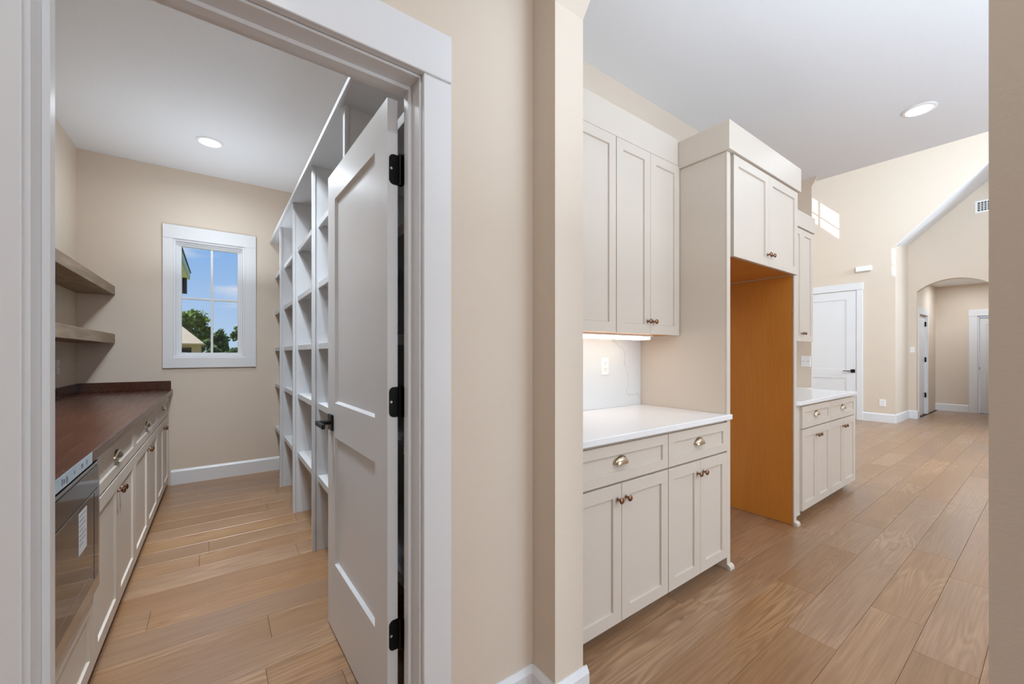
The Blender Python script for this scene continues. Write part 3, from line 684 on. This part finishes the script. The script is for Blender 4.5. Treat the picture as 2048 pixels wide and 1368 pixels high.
# --- pantry run (faces +X)
FP = E_(-.406); GP = 'base cabinets under the dark pantry counter'
PZ = (.700, .872)
base_cab(FP, 2.19, 3.125, 'greige pantry base cabinet right of the microwave drawer', GP, (-.7, 2.65, 0), zs=PZ, top=.888)
base_cab(FP, 3.125, 4.17, 'greige pantry base cabinet in the middle of the run', GP, (-.7, 3.65, 0), zs=PZ, top=.888)
base_cab(FP, 4.17, 5.03, 'greige pantry base cabinet at the window end of the run', GP, (-.7, 4.6, 0), zs=PZ, top=.888)
mc = tag(empty('microwave_cabinet', (-.7, 1.8, 0)), 'greige pantry base cabinet holding the built-in microwave', 'cabinet', GP)
carcass(MB(), FP, 1.29, 2.19, .062, .888, .57).build('carcass', M_CAB, mc, .001)
carcass(MB(), FP, 1.29, 2.19, 0, .062, .52, -.075).build('toe_kick', M_CAB, mc)
shaker('drawer', M_CAB, FP, 1.40, 2.187, .072, .362, mc)
box('filler_strip', M_CAB, -1.0, -.406, 5.03, 5.088, 0, .888)
tag(bpy.data.objects['filler_strip.002'], 'narrow greige filler strip between the last pantry cabinet and the window wall', 'filler')
# butcher-block counter with splash strips
bc = tag(MB().box(-1.003, -.358, 1.275, 5.088, .889, .928).build('butcher_block_counter', M_BUTCHER, None, .002), 'dark stained butcher-block counter in the pantry', 'countertop')
box('splash_strip', M_BUTCHER, -1.003, -.372, 5.068, 5.088, .929, 1.012, bc, .0015)
box('splash_strip', M_BUTCHER, -1.003, -.983, 1.275, 5.067, .929, 1.012, bc, .0015)
fs = MB().box(-.3578, -.3568, 1.30, 2.00, .8895, .9275).build('edge_film', M_EDGE_STRIP, bc); fs['label'] = 'pale blue protective film on the counter edge'  # pale blue strip along the counter edge
for i, (y, z, w, h) in enumerate(((1.66, .908, .03, .018), (1.70, .906, .02, .022), (1.78, .909, .012, .012), (1.86, .910, .026, .014), (1.92, .909, .016, .016))):
    MB().box(-.3569, -.3565, y, y + w * .35, z - h / 2, z + h / 2).box(-.3569, -.3565, y + w * .6, y + w, z - h / 2, z + h * .3).build('film_mark', M_INK, fs)
# microwave drawer
mw = tag(empty('microwave', (-.38, 1.8, .375)), 'stainless microwave drawer with black glass front set below the dark counter', 'microwave')
xm = -.404
ring_y0, ring_y1, mz0, mz1 = 1.42, 2.184, .385, .866
mb = MB(); xs0, xs1 = xm, xm + .034
mb.box(xs0, xs1, ring_y0, ring_y1, mz0, mz0 + .055); mb.box(xs0, xs1, ring_y0, ring_y1, mz1 - .012, mz1); mb.box(xs0, xs1, ring_y1 - .03, ring_y1, mz0 + .055, mz1 - .012); mb.box(xs0, xs1, ring_y0, ring_y0 + .03, mz0 + .055, mz1 - .012)
mb.build('trim_frame', M_STEEL, mw, .002)
box('control_panel', M_BGLASS, xm, xm + .036, ring_y0 + .031, ring_y1 - .031, .770, mz1 - .013, mw, .002)
dg = box('glass_door', M_BGLASS, xm, xm + .036, ring_y0 + .031, 2.085, mz0 + .058, .764, mw, .002)
box('control_strip', M_BGLASS, xm, xm + .036, 2.092, ring_y1 - .031, mz0 + .058, .764, mw, .002)
box('chrome_line', M_STEEL, xm, xm + .038, ring_y0 + .031, ring_y1 - .031, .7642, .7695, mw)
box('lower_line', M_STEEL, xm + .036, xm + .0365, ring_y0 + .031, ring_y1 - .031, mz0 + .098, mz0 + .100, mw)
stk = MB().box(xm + .0362, xm + .0368, 1.885, 1.985, .610, .748).build('sticker', M_LABEL, dg)
stk['label'] = 'white paper sticker'
for q in range(7): MB().box(xm + .0367, xm + .0370, 1.893, 1.893 + (.08, .06, .075, .05, .08, .07, .045)[q], .735 - q * .016, .738 - q * .016).build('print_line', M_INK, dg)
# floating shelves
for i, (za, zb, lb) in enumerate(((1.804, 1.886, 'upper of two thick stained wood shelves on the pantry side wall'), (1.366, 1.452, 'lower of two thick stained wood shelves, just above the counter outlet'))):
    tag(MB().box(-1.004, -.762, 2.0, 5.086, za, zb).build('floating_shelf', M_SHELFWOOD, None, .003), lb, 'shelf', 'floating wood shelves')

# ------------------------------------------------------------------ recessed ceiling lights in view
for c, lb in ((CAN_PANTRY[0], 'round recessed light glowing in the pantry ceiling'), (LAMPS_KITCHEN[0], 'round recessed light glowing in the kitchen ceiling')):
    r = tag(empty('recessed_light', (c[0], c[1], c[2] - .02)), lb, 'ceiling light', 'recessed ceiling lights')
    MB().lathe([(.098, 0), (.097, -.005), (.090, -.009), (.078, -.009), (.074, -.002), (.074, 0)], c, (0, 0, 1), 40).build('trim_ring', M_PLASTIC, r, smooth=True)
    MB().lathe([(.0735, -.001), (.0725, -.004), (.06, -.005), (.02, -.005)], c, (0, 0, 1), 40).build('lens', M_LENS, r, smooth=True)

# ------------------------------------------------------------------ great room door (door_2) in the far wall
d2 = empty('door_2', (10.0, 2.8, 0)); struct(d2, 'white two-panel door in the sunlit far wall')
fd = lambda u, v, w: (10.0 - w, u, v)
def slabf(name, m, fn, u0, u1, v0, v1, w0, w1, par, bevel=.001):
    P = [fn(u0, v0, w0), fn(u1, v1, w1)]; s = [sorted((P[0][i], P[1][i])) for i in range(3)]
    return MB().box(*s[0], *s[1], *s[2]).build(name, m, par, bevel)
slabf('casing_leg', M_TRIM, fd, 2.262, 2.355, 0, 2.512, 0, .02, d2); slabf('casing_leg', M_TRIM, fd, 3.24, 3.335, 0, 2.512, 0, .02, d2)
slabf('casing_header', M_TRIM, fd, 2.255, 3.342, 2.512, 2.645, 0, .026, d2)
L0, L1 = 2.362, 3.232
lf = MB()
for q in ((L0, 2.51, .012, 2.50), (3.085, L1, .012, 2.50), (2.51, 3.085, .012, .25), (2.51, 3.085, .79, .97), (2.51, 3.085, 2.34, 2.50)):
    lf.box(10.0 - .016, 10.0 - .001, q[0], q[1], q[2], q[3])
lf = lf.build('leaf', M_TRIM, d2)
slabf('panel', M_TRIM, fd, 2.505, 3.09, .245, .795, .001, .008, lf); slabf('panel', M_TRIM, fd, 2.505, 3.09, .965, 2.345, .001, .008, lf)
hd = slabf('door_handle', M_BLACK, fd, 2.375, 2.44, .905, .97, .016, .026, d2)
slabf('lever', M_BLACK, fd, 2.40, 2.55, .93, .945, .06, .072, hd); slabf('neck', M_BLACK, fd, 2.40, 2.418, .93, .945, .026, .06, hd)
# chime box
ch = tag(slabf('door_chime', M_PLASTIC, fd, 2.125, 2.365, 2.85, 2.95, 0, .05, None, .012), 'white door chime box high on the sunlit wall', 'chime')
# vent grille
vg = empty('air_vent', (11.03, .72, 3.80)); tag(vg, 'white square-grid air vent high on the recess wall', 'vent')
fv = lambda u, v, w: (11.03 - w, u, v)
slabf('backing', M_SLOT, fv, .56, .90, 3.83, 3.99, .0, .002, vg)
fr = MB()
for q in ((.535, .93, 3.80, 3.832), (.535, .93, 3.988, 4.02), (.535, .562, 3.832, 3.988), (.902, .93, 3.832, 3.988)): fr.box(11.03 - .012, 11.03, q[0], q[1], q[2], q[3])
fr.build('frame', M_PLASTIC, vg)
for i in range(1, 9): slabf('bar', M_PLASTIC, fv, .562 + i * .0378 - .005, .562 + i * .0378 + .005, 3.832, 3.988, .002, .010, vg, 0)
for i in range(1, 5): slabf('bar', M_PLASTIC, fv, .562, .902, 3.832 + i * .0312 - .0045, 3.832 + i * .0312 + .0045, .002, .0095, vg, 0)

# ------------------------------------------------------------------ far hall doors
d3 = empty('door_3', (11.7, 1.70, 0)); struct(d3, 'white cased doorway in the left wall of the far hall')
fl = lambda u, v, w: (u, 1.70 - w, v)
slabf('casing_leg', M_TRIM, fl, 11.235, 11.325, 0, 2.075, 0, .02, d3); slabf('casing_leg', M_TRIM, fl, 12.13, 12.215, 0, 2.075, 0, .02, d3)
slabf('casing_header', M_TRIM, fl, 11.23, 12.22, 2.075, 2.20, 0, .025, d3)
for a, b in ((11.33, 11.348), (12.102, 12.12)): box('jamb', M_TRIM, a, b, 1.70, 1.82, 0, 2.07, d3)
dl = slabf('leaf', M_TRIM, fl, 11.35, 12.10, .01, 2.06, -.06, -.025, d3)
for z in (.35, 1.1, 1.85): slabf('hinge', M_BLACK, fl, 12.090, 12.118, z, z + .10, -.026, .0, d3)
d4 = empty('door_4', (13.152, .9, 0)); struct(d4, 'white door ajar at the end of the far hall')
fb = lambda u, v, w: (13.152 - w, u, v)
slabf('casing_leg', M_TRIM, fb, 1.075, 1.196, 0, 2.085, 0, .02, d4); slabf('casing_header', M_TRIM, fb, .50, 1.20, 2.085, 2.225, 0, .026, d4)
box('jamb', M_TRIM, 13.152, 13.28, 1.052, 1.07, 0, 2.07, d4)
dl = MB()
for q in ((.955, 1.045, .01, 2.05), (.55, .63, .01, 2.05), (.63, .955, .01, .25), (.63, .955, 1.9, 2.05), (.63, .955, .88, 1.0)): dl.box(13.20, 13.235, q[0], q[1], q[2], q[3])
dl = dl.build('leaf', M_TRIM, d4)
box('panel', M_TRIM, 13.212, 13.225, .62, .96, .24, .89, dl); box('panel', M_TRIM, 13.212, 13.225, .62, .96, .99, 1.91, dl)
slabf('strike_plate', M_BLACK, fb, 1.046, 1.052, .93, .99, -.04, -.002, d4)

# ------------------------------------------------------------------ outdoors seen through the pantry window
struct(box('ground', M_GRASS, -60, 60, 5.3, 140, -.7, -.5))
# eave of the house's own wing, running away beside the window
ev = struct(empty('roof_eave', (-.9, 9, 2.9)), 'roof eave of the neighbouring wing at the upper left of the window')
ye0, ye1 = 5.30, 13.4
MB().prism([(-.60, 3.20), (-.60, 3.37), (-.63, 3.37), (-.63, 3.20)], 'y', ye0, ye1).build('fascia', M_FASCIA, ev)
MB().prism([(-.63, 3.20), (-.63, 3.215), (-1.15, 3.215), (-1.15, 3.20)], 'y', ye0, ye1).build('soffit', M_SOFFIT, ev)
MB().prism([(-.58, 3.37), (-.58, 3.395), (-6, 6.8), (-6, 6.77)], 'y', ye0, ye1 + .05).build('roof_slope', M_SHINGLE, ev)
MB().prism([(-.63, 3.215), (-1.15, 3.215), (-6, 3.215), (-6, 6.72)], 'y', ye1 - .06, ye1).build('gable_end', M_SOFFIT, ev)
box('wing_wall', M_WALL, -6, -1.15, ye0, ye1 - .4, -.5, 3.2, ev)
MB().cyl((-.70, ye1 - .25, 2.80), (0, 0, 1), .05, .40, 14).build('downspout', M_BLACK, ev, smooth=True)
# house under construction
hs = tag(empty('unfinished_house', (-5, 58, -.5)), 'half-built neighbour house with bare sheathed roof and framed walls', 'house')
hx1, hy0, hz0, he = -1.76, 55, -.5, 2.42
mb = MB(); mb.box(-14, -2.35, hy0, hy0 + .2, 1.95, he); mb.box(-2.35, hx1, hy0, hy0 + .2, hz0, he); mb.box(-14, -4.4, hy0, hy0 + .2, hz0, 1.95); mb.box(hx1 - .2, hx1, hy0 + .2, hy0 + 9, hz0, he)
mb.build('wall', M_STUD, hs)
box('garage_recess', M_SLOT, -4.4, -2.35, hy0 + 1.5, hy0 + 1.7, hz0, 1.95, hs)  # shade inside the garage put into a dark panel's colour
box('header_beam', M_BARK, -4.4, -2.35, hy0 - .03, hy0, 1.80, 1.97, hs)
box('wrapped_stack', M_PLASTIC, -3.9, -2.75, hy0 + .6, hy0 + 1.2, .5, 1.45, hs, .05)
rf = MB(); a, b, c, d = (-14.5, hy0 - .5, he - .05), (hx1 + .5, hy0 - .5, he - .05), (hx1 + .5, hy0 + 9.5, he - .05), (-14.5, hy0 + 9.5, he - .05)
e1, e2 = (-9, hy0 + 4.5, he + 3.6), (-5.0, hy0 + 4.5, he + 3.6)
rf.v = [a, b, c, d, e1, e2]; rf.f = [(0, 1, 5, 4), (1, 2, 5), (2, 3, 4, 5), (3, 0, 4), (3, 2, 1, 0)]
rf.build('roof', M_OSB, hs)
box('fascia', M_STUD, -14.5, hx1 + .5, hy0 - .52, hy0 - .5, he - .2, he - .03, hs)
def tree(x, y, zc, rx, rz, n, m, label, seed, trunk=.18, size=.32, group='trees beyond the window'):
    rg = random.Random(seed)
    t = tag(empty('leafy_tree', (x, y, -.5)), label, 'tree', group)
    MB().lathe([(trunk, 0), (trunk * .8, (zc + .5) * .5), (trunk * .45, zc + .5)], (x, y, -.5), (0, 0, 1), 10).build('trunk', M_BARK, t, smooth=True)
    mb = MB(); cl = []
    for i in range(int(12 + n / 160)):
        a = rg.uniform(0, 2 * math.pi); h = rg.uniform(-1, 1); r = math.sqrt(max(0, 1 - h * h)) * rg.uniform(.35, .9)
        cl.append((x + rx * r * math.cos(a), y + rx * r * math.sin(a), zc + rz * h * .85, rg.uniform(.22, .42)))
    for i in range(n):
        cx, cyy, cz, cr = rg.choice(cl)
        d = Vector((rg.gauss(0, 1), rg.gauss(0, 1), rg.gauss(0, 1))).normalized() * (rg.random() ** .4) * cr
        c = Vector((cx + d.x * rx, cyy + d.y * rx, cz + d.z * rz))
        q = Vector((rg.gauss(0, 1), rg.gauss(0, 1), rg.gauss(0, 1))).normalized(); u_ = q.orthogonal().normalized(); v_ = q.cross(u_); s = size * rg.uniform(.6, 1.2)
        mb.quad(c + u_ * s, c + v_ * s * .5, c - u_ * s, c - v_ * s * .5)
    o = mb.build('foliage', m, t); o['kind'] = 'stuff'
    return t
tree(-3.2, 71.5, 4.0, 2.7, 2.9, 6000, M_LEAF, 'big round dark green tree behind the half-built house', 3, .3)
tree(-9.2, 84, 4.2, 2.8, 2.9, 3000, M_LEAF, 'dark green tree behind the house, mostly past the left edge of the window', 5, .3)
tree(.15, 60, 2.5, .95, 1.6, 1500, M_LEAF2, 'slim blue-green tree just right of the centre muntin', 8, .12, .24)
tree(2.1, 52, 3.0, 1.0, 1.6, 1200, M_LEAF2, 'sparse open tree near the right edge of the window', 11, .09, .22)
for i, (x, y, zc, rx, rz, m, lb) in enumerate(((-.4, 50, 1.2, .7, .8, M_LEAF2, 'low dark bush below the slim tree'), (1.1, 48, 1.2, .8, .75, M_LEAF2, 'rounded mid-green bush low in the right pane'), (1.9, 44, 1.3, .6, .6, M_LEAF3, 'pale yellow-green bush in the lower right corner of the window'))):
    tree(x, y, zc, rx, rz, 1100, m, lb, 20 + i, .06, .17, 'bushes beyond the window')
tree(-1.25, 66, 1.7, 1.1, 1.3, 1500, M_LEAF2, 'low dark thicket between the house corner and the slim tree', 31, .08, .22, 'bushes beyond the window')
